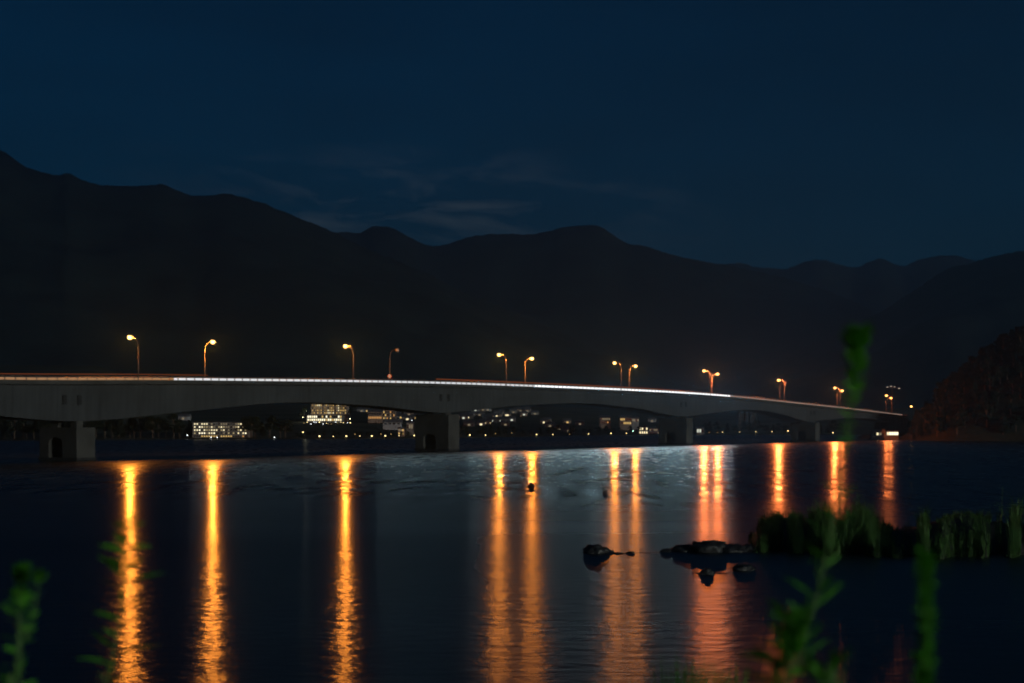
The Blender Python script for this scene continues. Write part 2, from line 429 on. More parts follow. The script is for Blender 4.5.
def loft(m, section, s0, s1, step=4.0, cap=True):
    n = max(1, int(round((s1 - s0) / step))); vs = []; fs = []
    for i in range(n + 1):
        s = s0 + (s1 - s0) * i / n
        for off, z in section(s): vs.append(bp(s, off, z))
    k = len(section(s0))
    for i in range(n):
        for j in range(k): fs.append((i*k+j, i*k+(j+1) % k, (i+1)*k+(j+1) % k, (i+1)*k+j))
    if cap: fs.append(tuple(range(k-1, -1, -1))); fs.append(tuple(n*k+j for j in range(k)))
    m.add(vs, fs)
W = 11.5
bridge = thing('bridge', 'long grey concrete girder bridge arching low across the lake', 'bridge', (0, 0, 0))
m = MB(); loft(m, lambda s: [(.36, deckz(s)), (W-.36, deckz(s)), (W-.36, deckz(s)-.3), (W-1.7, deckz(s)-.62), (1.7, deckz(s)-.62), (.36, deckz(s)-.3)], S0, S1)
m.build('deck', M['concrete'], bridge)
m = MB(); loft(m, lambda s: [(.7, deckz(s)+.03), (W-.7, deckz(s)+.03), (W-.7, deckz(s)+.004), (.7, deckz(s)+.004)], S0, S1)
m.build('road_surface', M['asphalt'], bridge)
for a in (0, 1):
    m = MB(); o0, o1 = ((0, .355) if a == 0 else (W-.355, W))
    loft(m, lambda s: [(o0, deckz(s)+.25), (o1, deckz(s)+.25), (o1, deckz(s)-.45), (o0, deckz(s)-.45)], S0, S1)
    m.build('edge_beam', M['pierc'], bridge)
def girder_mat():
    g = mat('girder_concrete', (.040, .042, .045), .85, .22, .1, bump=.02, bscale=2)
    t = g.node_tree; p = t.nodes['Principled BSDF']; src = p.inputs['Base Color'].links[0].from_socket
    tcn = t.nodes.new('ShaderNodeTexCoord')
    # vertical casting joints and run-down stains along the bridge
    dt = t.nodes.new('ShaderNodeVectorMath'); dt.operation = 'DOT_PRODUCT'; dt.inputs[1].default_value = U
    t.links.new(tcn.outputs['Object'], dt.inputs[0])
    md = t.nodes.new('ShaderNodeMath'); md.operation = 'PINGPONG'; md.inputs[1].default_value = 2.6
    t.links.new(dt.outputs['Value'], md.inputs[0])
    lt = t.nodes.new('ShaderNodeMapRange'); lt.inputs[1].default_value = .0; lt.inputs[2].default_value = .22; lt.inputs[3].default_value = .8; lt.inputs[4].default_value = 1
    t.links.new(md.outputs[0], lt.inputs[0])
    cb = t.nodes.new('ShaderNodeCombineXYZ'); sp = t.nodes.new('ShaderNodeSeparateXYZ'); t.links.new(tcn.outputs['Object'], sp.inputs[0])
    t.links.new(dt.outputs['Value'], cb.inputs[0]); 
    zz = t.nodes.new('ShaderNodeMath'); zz.operation = 'MULTIPLY'; zz.inputs[1].default_value = .08; t.links.new(sp.outputs[2], zz.inputs[0]); t.links.new(zz.outputs[0], cb.inputs[1])
    n2 = t.nodes.new('ShaderNodeTexNoise'); n2.inputs['Scale'].default_value = .9; n2.inputs['Detail'].default_value = 4; t.links.new(cb.outputs[0], n2.inputs[0])
    l2 = t.nodes.new('ShaderNodeMapRange'); l2.inputs[1].default_value = .35; l2.inputs[2].default_value = .65; l2.inputs[3].default_value = .72; l2.inputs[4].default_value = 1.06
    t.links.new(n2.outputs[0], l2.inputs[0])
    mm = t.nodes.new('ShaderNodeMath'); mm.operation = 'MULTIPLY'; t.links.new(lt.outputs[0], mm.inputs[0]); t.links.new(l2.outputs[0], mm.inputs[1])
    x = t.nodes.new('ShaderNodeMix'); x.data_type = 'RGBA'; x.blend_type = 'MULTIPLY'; x.inputs[0].default_value = 1
    c3 = t.nodes.new('ShaderNodeCombineXYZ')
    for i in range(3): t.links.new(mm.outputs[0], c3.inputs[i])
    t.links.new(src, x.inputs[6]); t.links.new(c3.outputs[0], x.inputs[7]); t.links.new(x.outputs[2], p.inputs['Base Color'])
    return g
GM = girder_mat()
edges = [S0] + PIERS[1:] + [S1]
for a, b in zip(edges, edges[1:]):
    m = MB()
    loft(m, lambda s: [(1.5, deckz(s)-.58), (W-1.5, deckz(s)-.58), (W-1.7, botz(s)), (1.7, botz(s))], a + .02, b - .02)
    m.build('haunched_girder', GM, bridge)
# stiffening ledge along the web
m = MB(); loft(m, lambda s: [(1.36, (deckz(s)*1.0+botz(s)*1.1)/2.1+.12), (1.6, (deckz(s)+botz(s)*1.1)/2.1+.12), (1.6, (deckz(s)+botz(s)*1.1)/2.1-.1), (1.36, (deckz(s)+botz(s)*1.1)/2.1-.1)], S0, S1)
m.build('web_ledge', GM, bridge)
# service hatch openings over each pier: shallow boxes, the hole's shade in their dark colour
for s in PIERS[1:]:
    for d in (-4.2, -.6):
        m = MB(); z = (deckz(s) + botz(s)) / 2 + .3
        loft(m, lambda q: [(1.25, z+.9), (1.66, z+.9), (1.68, z-.9), (1.25, z-.9)], s + d - .42, s + d + .42, .84)
        m.build('service_hatch', M['dark'], bridge)
# piers
for i, s in enumerate(PIERS):
    zt = botz(s) - (1.25 if i < 2 else .5)
    th = 4.6 if i < 2 else 5.0
    root = None
    m = MB(); s0, s1 = s - th/2, s + th/2
    # nose with an arched niche facing along the bridge, solid block behind it
    a0, a1 = .2, W - .2; n0, n1 = 4.4, 8.6; nh = min(4.6, zt - 1.4)
    out = [(a0, -2), (n0, -2), (n0, nh - 1.2)] + [(n0 + (n1-n0)*(.5-.5*math.cos(math.pi*k/8)), nh - 1.2 + 1.2*math.sin(math.pi*k/8)) for k in range(1, 8)] + [(n1, nh - 1.2), (n1, -2), (a1, -2), (a1, zt), (a0, zt)]
    nn = len(out)
    vsx = [bp(s0, o, z) for o, z in out] + [bp(s0 + 3.2, o, z) for o, z in out]
    fsx = [tuple(range(nn)), tuple(range(2*nn-1, nn-1, -1))] + [(k, nn+k, nn+(k+1) % nn, (k+1) % nn) for k in range(nn)]
    m.add(vsx, fsx)
    loft(m, lambda q: [(a0, zt), (a1, zt), (a1, -2), (a0, -2)], s0 + 3.203, s1, th)
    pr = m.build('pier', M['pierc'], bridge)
    for b0_ in (a0+1.8, a1-3.6):
        m = MB(); loft(m, lambda q: [(b0_, botz(s)+.25), (b0_+1.8, botz(s)+.25), (b0_+1.8, zt+.003), (b0_, zt+.003)], s-.8, s+.8, 1.6)
        m.build('bearing', M['pierc'], pr)
    m = MB(); loft(m, lambda q: [(a0-.18, .55), (a1+.18, .55), (a1+.18, -2), (a0-.18, -2)], s0-.18, s1+.18, th)
    m.build('waterline_footing', M['dark'], pr)
# abutment at the right end
m = MB(); loft(m, lambda q: [(.8, deckz(q)-.64), (W-.8, deckz(q)-.64), (W-.8, -1.5), (.8, -1.5)], 494, 516, 11)
m.build('abutment', M['pierc'], bridge)
# railings
def railing(off, sgn):
    m = MB()
    for dz, r in ((1.1, .075), (.84, .03), (.58, .03)):
        n = int((S1-S0)/5)
        m.tube([bp(S0+(S1-S0)*i/n, off, deckz(S0+(S1-S0)*i/n)+dz-r) for i in range(n+1)], r, 6)
    m.build('hand_rail', M['rail'], bridge)
railing(.17, 1); railing(W-.17, -1)
post = MB(); post.box((0, 0, .52), (.13, .16, .55)); 
postme = post.mesh('railing_post', M['rail'])
near = []; s = -24.0
while s < S1: near.append(s); s += 2.4
rz = math.atan2(U.y, U.x)
for s in near[:96]:
    o = obj('railing_post', postme, bridge, bp(s, .17, deckz(s))); o.rotation_euler = (0, 0, rz)
m = MB()
rot = Matrix.Rotation(rz, 4, 'Z')
for s in near[96:] + [S0 + 2.4*i for i in range(int((-24-S0)/2.4))]:
    m.box((0,0,.52), (.13,.16,.55), Matrix.Translation(bp(s, .17, deckz(s))) @ rot)
for i in range(int((S1-S0)/2.4)):
    s = S0 + 2.4*i; m.box((0,0,.52), (.13,.16,.55), Matrix.Translation(bp(s, W-.17, deckz(s))) @ rot)
tag(m.build('railing_posts', M['rail'], bridge), None, None, None, 'stuff')

# passing cars' light trails, built as fixed glowing strips behind and above the railing
def car_light_trail(label, s0, s1, zc, hh, off, material, group, base=True, watts=None):
    t = thing('car_light_trail', label, 'car light trail', bp(s0, off, deckz(s0)), 0, group)
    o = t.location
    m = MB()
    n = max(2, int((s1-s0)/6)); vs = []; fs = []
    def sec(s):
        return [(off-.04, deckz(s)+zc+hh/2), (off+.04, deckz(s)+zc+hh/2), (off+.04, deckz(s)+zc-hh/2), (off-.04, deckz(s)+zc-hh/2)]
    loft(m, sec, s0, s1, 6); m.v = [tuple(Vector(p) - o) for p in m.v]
    m.build('trail_glow_strip', material, t)
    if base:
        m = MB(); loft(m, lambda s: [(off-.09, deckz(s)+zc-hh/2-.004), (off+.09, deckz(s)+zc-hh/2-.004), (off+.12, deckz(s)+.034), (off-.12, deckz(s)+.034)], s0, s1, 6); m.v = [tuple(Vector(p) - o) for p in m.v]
        m.build('added_trail_base', M['pierc'], t)  # support added under the glowing trail strip
    for sa, sb_, wt in (watts or ()):     # unseen area lights added to brighten the lake below the trails
        ld = bpy.data.lights.new('unseen_trail_fill', 'AREA'); ld.shape = 'RECTANGLE'; ld.size = sb_-sa; ld.size_y = .28; ld.energy = wt*(sb_-sa); ld.color = (.60, .90, 1.0); ld.spread = R(140)
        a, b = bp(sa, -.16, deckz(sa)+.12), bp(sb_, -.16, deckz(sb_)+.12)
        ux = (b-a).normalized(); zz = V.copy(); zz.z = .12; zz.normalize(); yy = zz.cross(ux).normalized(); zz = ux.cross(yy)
        lo = bpy.data.objects.new('unseen_trail_fill', ld); col.objects.link(lo); lo.parent = t
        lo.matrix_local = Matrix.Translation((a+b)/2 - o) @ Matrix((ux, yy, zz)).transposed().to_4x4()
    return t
G = 'car light trails behind the bridge railing'
car_light_trail('dull amber stretch of car light trail behind the railing at the left end of the bridge', -140, 28.0, .58, .42, .62, M['amber_trail'], G)
car_light_trail('long white stretch of car light trail behind the railing across the middle of the bridge', 28.1, 170, .56, .42, .62, M['white_trail'], G, True, ((32, 95, 6), (95, 135, 20), (135, 169, 52)))
car_light_trail('brightest white stretch of car light trail behind the railing right of the middle pier', 170.1, 306, .56, .46, .62, M['white_trail_bright'], G, True, ((171, 200, 110), (200, 250, 210), (250, 306, 260)))
car_light_trail('thin pale pink stretch of car light trail behind the railing sloping to the right shore', 306.1, 505, .56, .34, .62, M['pink_trail'], G)
car_light_trail('thin red tail light trail above the far railing over the middle span', 135, 320, 1.95, .15, W-.55, M['red_trail'], 'red tail light trails above the railing', False)  # tail light trails of passing cars as added glowing strips
car_light_trail('thin red tail light trail above the far railing at the left end', -140, 48, 1.75, .08, W-.55, M['red_trail'], 'red tail light trails above the railing', False)

# street lamps
def street_lamp(lens_mat, label, watts=0, lcol=(1, .28, .03)):
    t = thing('street_lamp', label, 'street lamp', group='curved arm street lamps on the bridge')
    m = MB(); m.lathe([(.24,0),(.24,.04),(.15,.06),(.15,.5),(.13,.55)]); m.build('base', M['lampm'], t)
    m = MB(); pts = [(0,0,.5),(0,0,4),(0,0,7.3)]; rad = [.125,.105,.09]
    for k in range(1, 9):
        a = math.pi/2*k/8*.92; pts.append((1.5*(1-math.cos(a)), 0, 7.3+1.9*math.sin(a))); rad.append(.088-.003*k)
    pts.append((2.0, 0, 9.27)); rad.append(.06)
    m.tube(pts, rad, 10); m.build('pole', M['lampm'], t, True)
    m = MB(); m.ell((2.5, 0, 9.58), (.66, .30, .14)); m.tube([(1.85,0,9.26),(2.1,0,9.32)], [.07,.08]); h = m.build('lamp_head', M['lampm'], t, True)
    m = MB(); m.ell((2.5, 0, 9.22), (.52, .46, .48), 16, 10); m.build('lens', lens_mat, h, True)
    m = MB(); m.box((.0,-.14,1.1), (.14,.03,.4)); m.build('hatch', M['lampm'], t)
    if watts:      # the light of the lamp itself
        ld = bpy.data.lights.new('sodium_lamp', 'POINT'); ld.energy = watts; ld.color = lcol
        ld.shadow_soft_size = .30
        lo = bpy.data.objects.new('sodium_lamp', ld); col.objects.link(lo); lo.parent = t; lo.location = (2.5, 0, 8.45)
    return t
lampA = street_lamp(M['sodium'], 'lit orange street lamp on the near railing, leftmost whole lamp in view', 2.3e4)
lampS = street_lamp(M['sodium_soft'], 'lit orange street lamp', 4.2e4, (1, .21, .045))
lampL = street_lamp(M['sodium_soft'], 'lit orange street lamp', 8e3, (1, .21, .045))
lampU = street_lamp(M['unlit'], 'unlit street lamp')
rzn = math.atan2(V.y, V.x); rzf = rzn + math.pi
near_s = [18.2, 86.8, 154.6, 222.0, 288.5, 357.3, 420.5, 489.0]
nl = ['lit orange street lamp nearest the left end, arm bent left over the road',
      'lit orange street lamp beside the unlit lamp, second of the left-bent ones',
      'lit orange street lamp bent left, in the pair above the round buoy',
      'lit orange street lamp bent left, left one of the pair above the small buoy',
      'lit orange street lamp bent left, whose pole hides a right-bent lamp',
      'lit orange street lamp bent left in front of an unlit pole on the falling stretch',
      'lit orange street lamp bent left beside the tall green weed tip',
      'lit orange street lamp bent left just before the right shore']
far_s = [(47.1, 1), (114.3, 0), (180.5, 1), (246.2, 1), (311.4, 1), (377.1, 0), (444.0, 1), (512.0, 1)]
fl = ['lit orange street lamp bent right, brightest lamp at the left of the bridge',
      'unlit street lamp with a round sign on its pole',
      'lit orange street lamp bent right, in the pair above the round buoy',
      'lit orange street lamp bent right, in the pair above the small buoy',
      'lit orange street lamp bent right, lower of two heads seemingly on one pole',
      'unlit street lamp standing just behind a lit one on the falling stretch',
      'lit orange street lamp bent right, lower one beside the tall green weed tip',
      'lit orange street lamp bent right, right head of the double lamp before the shore']
for i, s in enumerate(near_s):
    src = lampA if i < 4 else (lampS if i < 7 else lampL)
    loc = bp(s, .55, deckz(s))
    dup(src, loc, rzn, nl[i])
for i, (s, on) in enumerate(far_s):
    src = lampU if not on else (lampA if i < 4 else (lampS if i < 6 else lampL))
    loc = bp(s, W-.55, deckz(s))
    dup(src, loc, rzf, fl[i])
# the lamp on the land beyond the bridge and one just out of frame on the left
lampE = street_lamp(M['sodium_soft'], 'lit orange street lamp', 0)
dup(lampE, wp(916, 424, 745), rzn, 'lit orange street lamp half hidden by the trees beyond the bridge end')
dup(lampE, bp(-19.5, W-.55, deckz(-19.5)), rzf, 'lit orange street lamp at the very left edge of the bridge')
def kill(o):
    for c in list(o.children): kill(c)
    bpy.data.objects.remove(o)
for p in (lampA, lampS, lampU, lampE, lampL): kill(p)

# round sign on the unlit lamp pole
sp = bp(114.3, W-.55, deckz(114.3)) 
t = thing('round_sign', 'round road sign fixed to the pole of the unlit street lamp', 'road sign', sp + Vector((0,0,2.35)), 0)
m = MB(); m.tube([(-.02,-.17,.0),(.0,-.21,.0)], [.52,.52], 24); m.build('sign_plate', M['sign'], t)
m = MB()
for k in range(24):
    a, b = k*2*math.pi/24, (k+1)*2*math.pi/24
    m.tube([(.55*math.cos(a),-.19,.55*math.sin(a)),(.55*math.cos(b),-.19,.55*math.sin(b))], .05, 5)
m.build('rim', M['red'], t)
m = MB(); m.box((0,-.155,.0), (.34,.03,.1)); m.build('bracket', M['galv'], t)

# ------------------------------------------------------------------ far shore: buildings
def unit(axis_px, Y): return axis_px / F * Y
def building(name, label, cat, px0, px1, pyt, pyb, Y, floors, cols, wall, lit, winmats, seed, group=None, roof='flat', depth=12, wh=.55, ww=.62, pattern=None, y0=0.0, y1=1.0):
    r = random.Random(seed)
    xa = (px0-CX)/F*Y; xb = (px1-CX)/F*Y; zb = CZ-(pyb-HY)/F*Y; zt = CZ-(pyt-HY)/F*Y
    w_, h_ = xb-xa, zt-zb
    t = thing(name, label, cat, ((xa+xb)/2, Y, zb), 0, group)
    m = MB(); m.box((0, depth/2, h_/2-4), (w_, depth, h_+8)); m.build('wall', wall, t)
    m = MB()
    if roof == 'flat':
        m.box((0, depth/2, h_+.12), (w_+.6, depth+.6, .24))
    else:
        rh = min(w_*.22, 2.2)
        m.add([(-w_/2-.4,-.4,h_+.01),(w_/2+.4,-.4,h_+.01),(w_/2+.4,depth+.4,h_+.01),(-w_/2-.4,depth+.4,h_+.01),(-w_/2-.4,depth/2,h_+rh),(w_/2+.4,depth/2,h_+rh)],
              [(0,1,5,4),(2,3,4,5),(0,4,3),(1,2,5),(3,2,1,0)])
    m.build('roof', M['roof'], t)
    fh = h_*(y1-y0)/floors; cw = w_*.96/cols
    cache = {}
    for f in range(floors):
        for c in range(cols):
            on = pattern(f, c, r) if pattern else (r.random() < lit)
            mt = (r.choice(winmats) if on is True else on) if on else (M['glass'] if wall is not M['slab'] else M['dark'])
            if mt.name not in cache:
                q = MB(); q.box((0, 0, 0), (cw*ww, .12, fh*wh)); cache[mt.name] = q.mesh('window', mt)
            obj('window', cache[mt.name], t, (-w_*.48+cw*(c+.5), -.05, h_*y0 + fh*(f+.52)))
    return t
W_, Y_, O_, C_, D_ = M['win_w'], M['win_y'], M['win_o'], M['win_c'], M['win_d']
h1 = ["1101101100000000000110011".replace(' ', ''), ]
def pat1(f, c, r):
    if f == 0: return Y_ if 3 <= c <= 15 and r.random() < .85 else (O_ if r.random() < .2 else False)
    dens = .9 if c < 5 else (.75 if c < 9 else (.4 if c < 17 else .75))
    return r.choice([W_, W_, M['win_w2'], M['win_w3']]) if r.random() < dens * .8 else (D_ if r.random() < .3 else False)
building('hotel', 'wide white hotel with rows of lit windows at the left shore', 'hotel', 192.5, 248, 422.5, 437.8, 715, 5, 22, M['wallp'], .6, [W_], 3, pattern=pat1, wh=.42, ww=.55)
def pat2(f, c, r):
    if c in (6, 13): return False
    return r.choice([Y_, Y_, M['win_y2'], W_]) if r.random() < .82 else (D_ if r.random() < .5 else False)
building('hotel', 'hillside hotel with yellow lit window columns between green lit trees', 'hotel', 311, 347, 404.2, 414.2, 1010, 4, 20, M['wallb'], .9, [Y_], 5, pattern=pat2, wh=.5, ww=.5)
def pat3(f, c, r): return r.choice([W_, M['win_w3'], Y_, M['win_w3']]) if r.random() < (.95 if f == 0 else .7) else False
building('arcade_hall', 'low glowing white arcade in front of the hillside hotel', 'hall', 306.5, 342.5, 415.2, 421.4, 985, 2, 17, M['wallp'], .9, [W_], 8, pattern=pat3, wh=.62, ww=.66)
building('guest_house', 'brown guest house with a low row of orange windows beside the hillside hotel', 'guest house', 368, 382, 412, 419.6, 990, 2, 8, M['wallb'], .5, [O_], 11, pattern=lambda f, c, r: (O_ if f == 0 or r.random() < .12 else False), roof='gable')
building('inn', 'tall inn with scattered orange windows under the girder haunch', 'inn', 382.8, 395, 407.5, 420, 995, 4, 7, M['wallb'], .6, [O_, D_, Y_], 12, roof='gable')
building('shed', 'long low building with a pale roof below the orange inn', 'shed', 383, 401, 422.4, 425, 880, 1, 4, M['wallg'], 0, [D_], 13, roof='gable', depth=8)
building('shore_house', 'small shore house with glowing amber front beside the middle pier', 'house', 398, 404, 428.6, 435.2, 765, 2, 3, M['wallb'], .9, [Y_, D_], 14, roof='gable', depth=7)
building('house', 'pale house with bright lamp at its corner left of the middle pier', 'house', 406.5, 413, 423, 430, 800, 1, 3, M['wallp'], .2, [D_], 15, roof='gable', depth=7)
building('lake_house', 'dark lake house with one pale window row under the third span', 'house', 600, 610.5, 417.5, 424, 1120, 2, 6, M['wallb'], .5, [D_, O_], 16, roof='gable', pattern=lambda f, c, r: (D_ if f == 1 and c > 0 else (O_ if (f, c) == (0, 4) else False)))
building('lake_inn', 'lake inn with two amber lit storeys under the third span', 'inn', 620, 631.5, 417.6, 425, 1110, 2, 7, M['wallb'], .8, [Y_], 17, roof='gable', pattern=lambda f, c, r: (Y_ if (f == 1 and c < 3) or (f == 0 and c > 1) else False))
building('annex', 'low dim annex right of the amber lake inn', 'annex', 632, 639, 418.2, 422.5, 1125, 1, 4, M['wallg'], .9, [D_], 18, roof='gable')
building('boat_house', 'white lit boat house at the water under the third span', 'boat house', 639, 648, 427, 434.4, 1030, 2, 4, M['wallp'], .9, [C_, W_], 19, pattern=lambda f, c, r: (False if (f == 1 and c == 2) else W_))
building('boat_shed', 'dim grey boat shed right of the white boat house', 'shed', 649, 664, 428.5, 434.2, 1035, 2, 7, M['wallg'], .4, [D_], 20)
building('jetty_hut', 'pale green lit hut on the shore right of the third pier', 'hut', 696.5, 704, 428, 433.8, 1030, 1, 3, M['wallp'], .9, [M['lamp_g']], 21, roof='gable', pattern=lambda f, c, r: (C_ if c != 2 else False), depth=6)
for i, (a, b, tp) in enumerate(((738.5, 743.5, 412.5), (745.5, 748.5, 413.5), (750.5, 756, 413))):
    building('tower_block', ['leftmost of three dark slabs standing under the fourth span', 'narrow middle one of three dark slabs under the fourth span', 'rightmost of three dark slabs standing under the fourth span'][i], 'tower', a, b, tp, 430, 1200, 5, 3, M['slab'], 0, [D_], 30+i, 'dark tower blocks', depth=8)
building('kiosk', 'small kiosk with glaring white front under the right end of the bridge', 'kiosk', 886.5, 898.5, 431.3, 436, 655, 1, 5, M['wallp'], 1, [C_], 40, pattern=lambda f, c, r: M['win_w3'] if c in (1, 2, 3, 4) else W_, wh=.62, ww=.85, depth=5)
building('shelter', 'low shelter with two dim pale windows left of the white kiosk', 'shelter', 873, 885, 431.8, 436.2, 660, 1, 4, M['wallg'], .6, [D_], 41, pattern=lambda f, c, r: (W_ if c == 1 else (D_ if c == 2 else False)), roof='gable', depth=5)
# scattered hillside houses
HH = [(464,416.5,'w'),(468,417.5,'w'),(475.5,410.2,'c'),(485,408.6,'w'),(479.5,415,'d'),(481,424.4,'w'),(487.5,422.6,'d'),(492.5,417,'o'),(498.5,413.8,'w'),(501,421,'c'),(505.5,421.2,'w'),(507,415.2,'w'),(511.8,420,'c'),(517.5,410.6,'w'),(513.5,412.2,'d'),(524,414.6,'c'),(535,413.8,'d'),(546.5,421,'c'),(550,426,'d'),(361.5,411,'d'),(366.5,411,'y'),(398.5,410.2,'c'),(401,417.5,'y'),(409,414.5,'d'),(416,418,'y'),(580,424,'d'),(568.5,431,'d'),(183,418.5,'d'),(121,413.5,'w'),(652,421,'d'),(559,429,'d')]
desc = {'w': 'one bright white window', 'c': 'one cool white window', 'd': 'one dim window', 'o': 'one orange window', 'y': 'one yellow window'}
hm = {'w': W_, 'c': C_, 'd': D_, 'o': O_, 'y': Y_}
def groundY(px, py):
    for k in range(0, 900, 5):
        Y = shoreY(px) + 12 + k
        if landz(px, Y) + 1.2 >= CZ - (py - HY) / F * Y: return Y
    return shoreY(px) + 600
ORD = ['first', 'second', 'third', 'fourth', 'fifth', 'sixth', 'seventh', 'eighth', 'ninth', 'tenth', 'eleventh', 'twelfth', 'thirteenth', 'fourteenth', 'fifteenth', 'sixteenth', 'seventeenth', 'eighteenth', 'nineteenth', 'twentieth']
onum = {}
def sideof(px):
    return 'between left pier and hotel' if px < 190 else ('left of the middle pier' if px < 420 else ('just right of the middle pier' if px < 500 else ('under the third span' if px < 600 else 'beside the lake inn')))
for _ in range(26):
    HH.append((round(rnd.choice([rnd.uniform(460, 536), rnd.uniform(360, 414), rnd.uniform(462, 600)]), 1), round(rnd.uniform(408.5, 426), 1), rnd.choice('wdddcdy')))
HH = [q for q in HH if not (q[0] < 415 and q[1] > 420)]
HH.sort()
for i, (px, py, cc) in enumerate(HH):
    Y = groundY(px, py); hw = rnd.uniform(3.4, 5.2)
    z = CZ - (py - HY) / F * Y
    wide = px in (485, 507, 517.5)
    side = sideof(px)
    _ = '' if px < 190 else ('left of the middle pier' if px < 420 else ('just right of the middle pier' if px < 500 else ('under the third span' if px < 600 else 'beside the lake inn')))
    key = (cc, side); onum[key] = onum.get(key, -1) + 1
    many = sum(1 for q in HH if q[2] == cc and sideof(q[0]) == side) > 1
    t = thing('house', (f'{ORD[onum[key]]} house from the left showing {desc[cc]}, {side}' if many else f'dark hillside house with {desc[cc]}, {side}'), 'house', ((px-CX)/F*Y, Y, z-1.4), rnd.uniform(-.25, .25), 'houses scattered over the far hillside')
    m = MB(); m.box((0, 3, .6), (hw*1.6, 6, 4.4)); m.build('wall', rnd.choice([M['wallp'], M['wallg'], M['wallb']]), t)
    m = MB(); w2 = hw*.8+.4; m.add([(-w2,-.5,2.81),(w2,-.5,2.81),(w2,6.5,2.81),(-w2,6.5,2.81),(-w2,3,4.6),(w2,3,4.6)], [(0,1,5,4),(2,3,4,5),(0,4,3),(1,2,5),(3,2,1,0)]); m.build('roof', M['roof'], t)
    m = MB(); m.box((0, -.05, 1.4), ((3.0 if wide else 1.7), .12, 1.2)); m.build('window', hm[cc], t)
    m = MB(); m.box((-hw*.55, -.05, .45), (.9, .1, 2.0)); m.build('door', M['bark'], t)

# path lamps along the shore
def path_lamp(label, material, hgt=1.5, r=.30):
    t = thing('path_lamp', label, 'path lamp', group='small lamps along the far shore')
    m = MB(); m.lathe([(.10,-.6),(.10,.05),(.06,.1),(.05,hgt)], n=8); m.build('post', M['dark'], t)
    m = MB(); m.ell((0,0,hgt+r*.7), (r,r,r), 10, 6); m.build('globe', material, t, True)
    m = MB(); m.lathe([(r*1.15,hgt+r*1.2),(r*.9,hgt+r*1.6),(.03,hgt+r*1.9)], n=10); m.build('cap', M['dark'], t)
    return t
PL = [(303,432.5,'y'),(319.5,436.6,'y'),(333.3,436.6,'y'),(346.3,436.5,'y'),(355,434.5,'d'),(359.8,436.3,'y'),(371.8,436.4,'y'),(381,434.3,'d'),(385.3,436.2,'y'),(391,434.4,'d'),(399,435.8,'y'),(414.2,435.8,'y'),(469.8,435.4,'y'),(485.5,435.4,'y'),(495.5,433.8,'d'),(511.8,433.2,'d'),(536.6,434.8,'y'),(552.8,434.7,'y'),(569.5,434.4,'d'),(588.5,434.2,'y'),(611,433.6,'y'),(626.5,433.5,'y'),(633,431.3,'g'),(187.3,435.4,'w'),(211,438.2,'w'),(217.2,438.2,'w'),(274.4,439.2,'w'),(709.2,432.6,'d'),(717.5,432.7,'d'),(722.5,432.4,'y'),(739.8,432,'y'),(755.8,431.8,'y'),(772,431.7,'y'),(788,431.2,'y'),(791.5,428.2,'y'),(794,425.8,'y'),(787.5,428,'d'),(698.8,428.8,'g'),(702,429.4,'g'),(697.5,438.0,'x'),(410.3,426.5,'w'),(833,433,'y'),(306,410.8,'f'),(350,419,'f'),(303,417.5,'f')]
lm = {'y': M['lamp_y'], 'w': M['lamp_w'], 'g': M['lamp_g'], 'd': M['win_y'], 'f': M['flood']}
cat_n = {'y': 'yellow', 'w': 'white', 'g': 'green white', 'd': 'dim yellow', 'f': 'bright garden'}
cnt = {}
for q in range(16):
    PL.append((round(304 + q*3.1 + rnd.uniform(-1, 1), 1), round(422.6 + rnd.uniform(-.8, 1.8), 1), rnd.choice('wwyd')))
for q in range(12):
    PL.append((round(rnd.choice([rnd.uniform(365, 412), rnd.uniform(470, 530)]), 1), round(rnd.uniform(411, 424), 1), rnd.choice('dwyd')))
PL.sort()
for px, py, cc in PL:
    if cc == 'x': continue
    Y = shoreY(px) + 6
    z = CZ - (py - HY) / F * Y
    g = landz(px, Y)
    if z - g > 3.2:      # higher up the slope
        Y = groundY(px, py + 1) ; z = CZ - (py - HY) / F * Y
        g = z - 2.0
    h = max(.5, z - g)
    seg = 'beside the left shore hotel' if px < 290 else ('by the hillside hotel' if cc == 'f' else ('left of the middle pier' if px < 420 else ('just right of the middle pier' if px < 500 else ('under the third span' if px < 660 else 'right of the third pier'))))
    key = ('lamp', cc, seg); onum[key] = onum.get(key, -1) + 1
    t = path_lamp(f'{ORD[onum[key]]} {cat_n[cc]} shore lamp {seg}, from the left', lm[cc], h, rnd.uniform(.18, .38) if cc in 'yg' else (.22 if cc == 'w' else .24))
    t.location = ((px-CX)/F*Y, Y, g)

# floodlight mast behind the last lamps
t = thing('floodlight_mast', 'mast with four pale floodlights above the last double street lamp', 'floodlight', wp(892, 422, 760))
zt = CZ-(387.3-HY)/F*760 - t.location.z
m = MB(); m.tube([(0,0,-4),(0,0,zt)], [.22,.1], 8); m.build('mast', M['galv'], t)
m = MB(); m.tube([(-3.0,0,zt),(4.4,0,zt-.3)], .08, 6); m.build('cross_bar', M['galv'], t)
for x, dz in ((-2.5,.1),(-.6,.5),(1.3,.2),(3.7,-.6)):
    m = MB(); m.box((x,0,zt+dz), (1.1,.4,.5)); hd = m.build('floodlight_head', M['galv'], t)
    m = MB(); m.box((x,-.22,zt+dz), (.9 if x != 1.3 else .6,.05,.34)); m.build('lens', emit('pale_flood_light', (1,.9,.72), .55), hd)

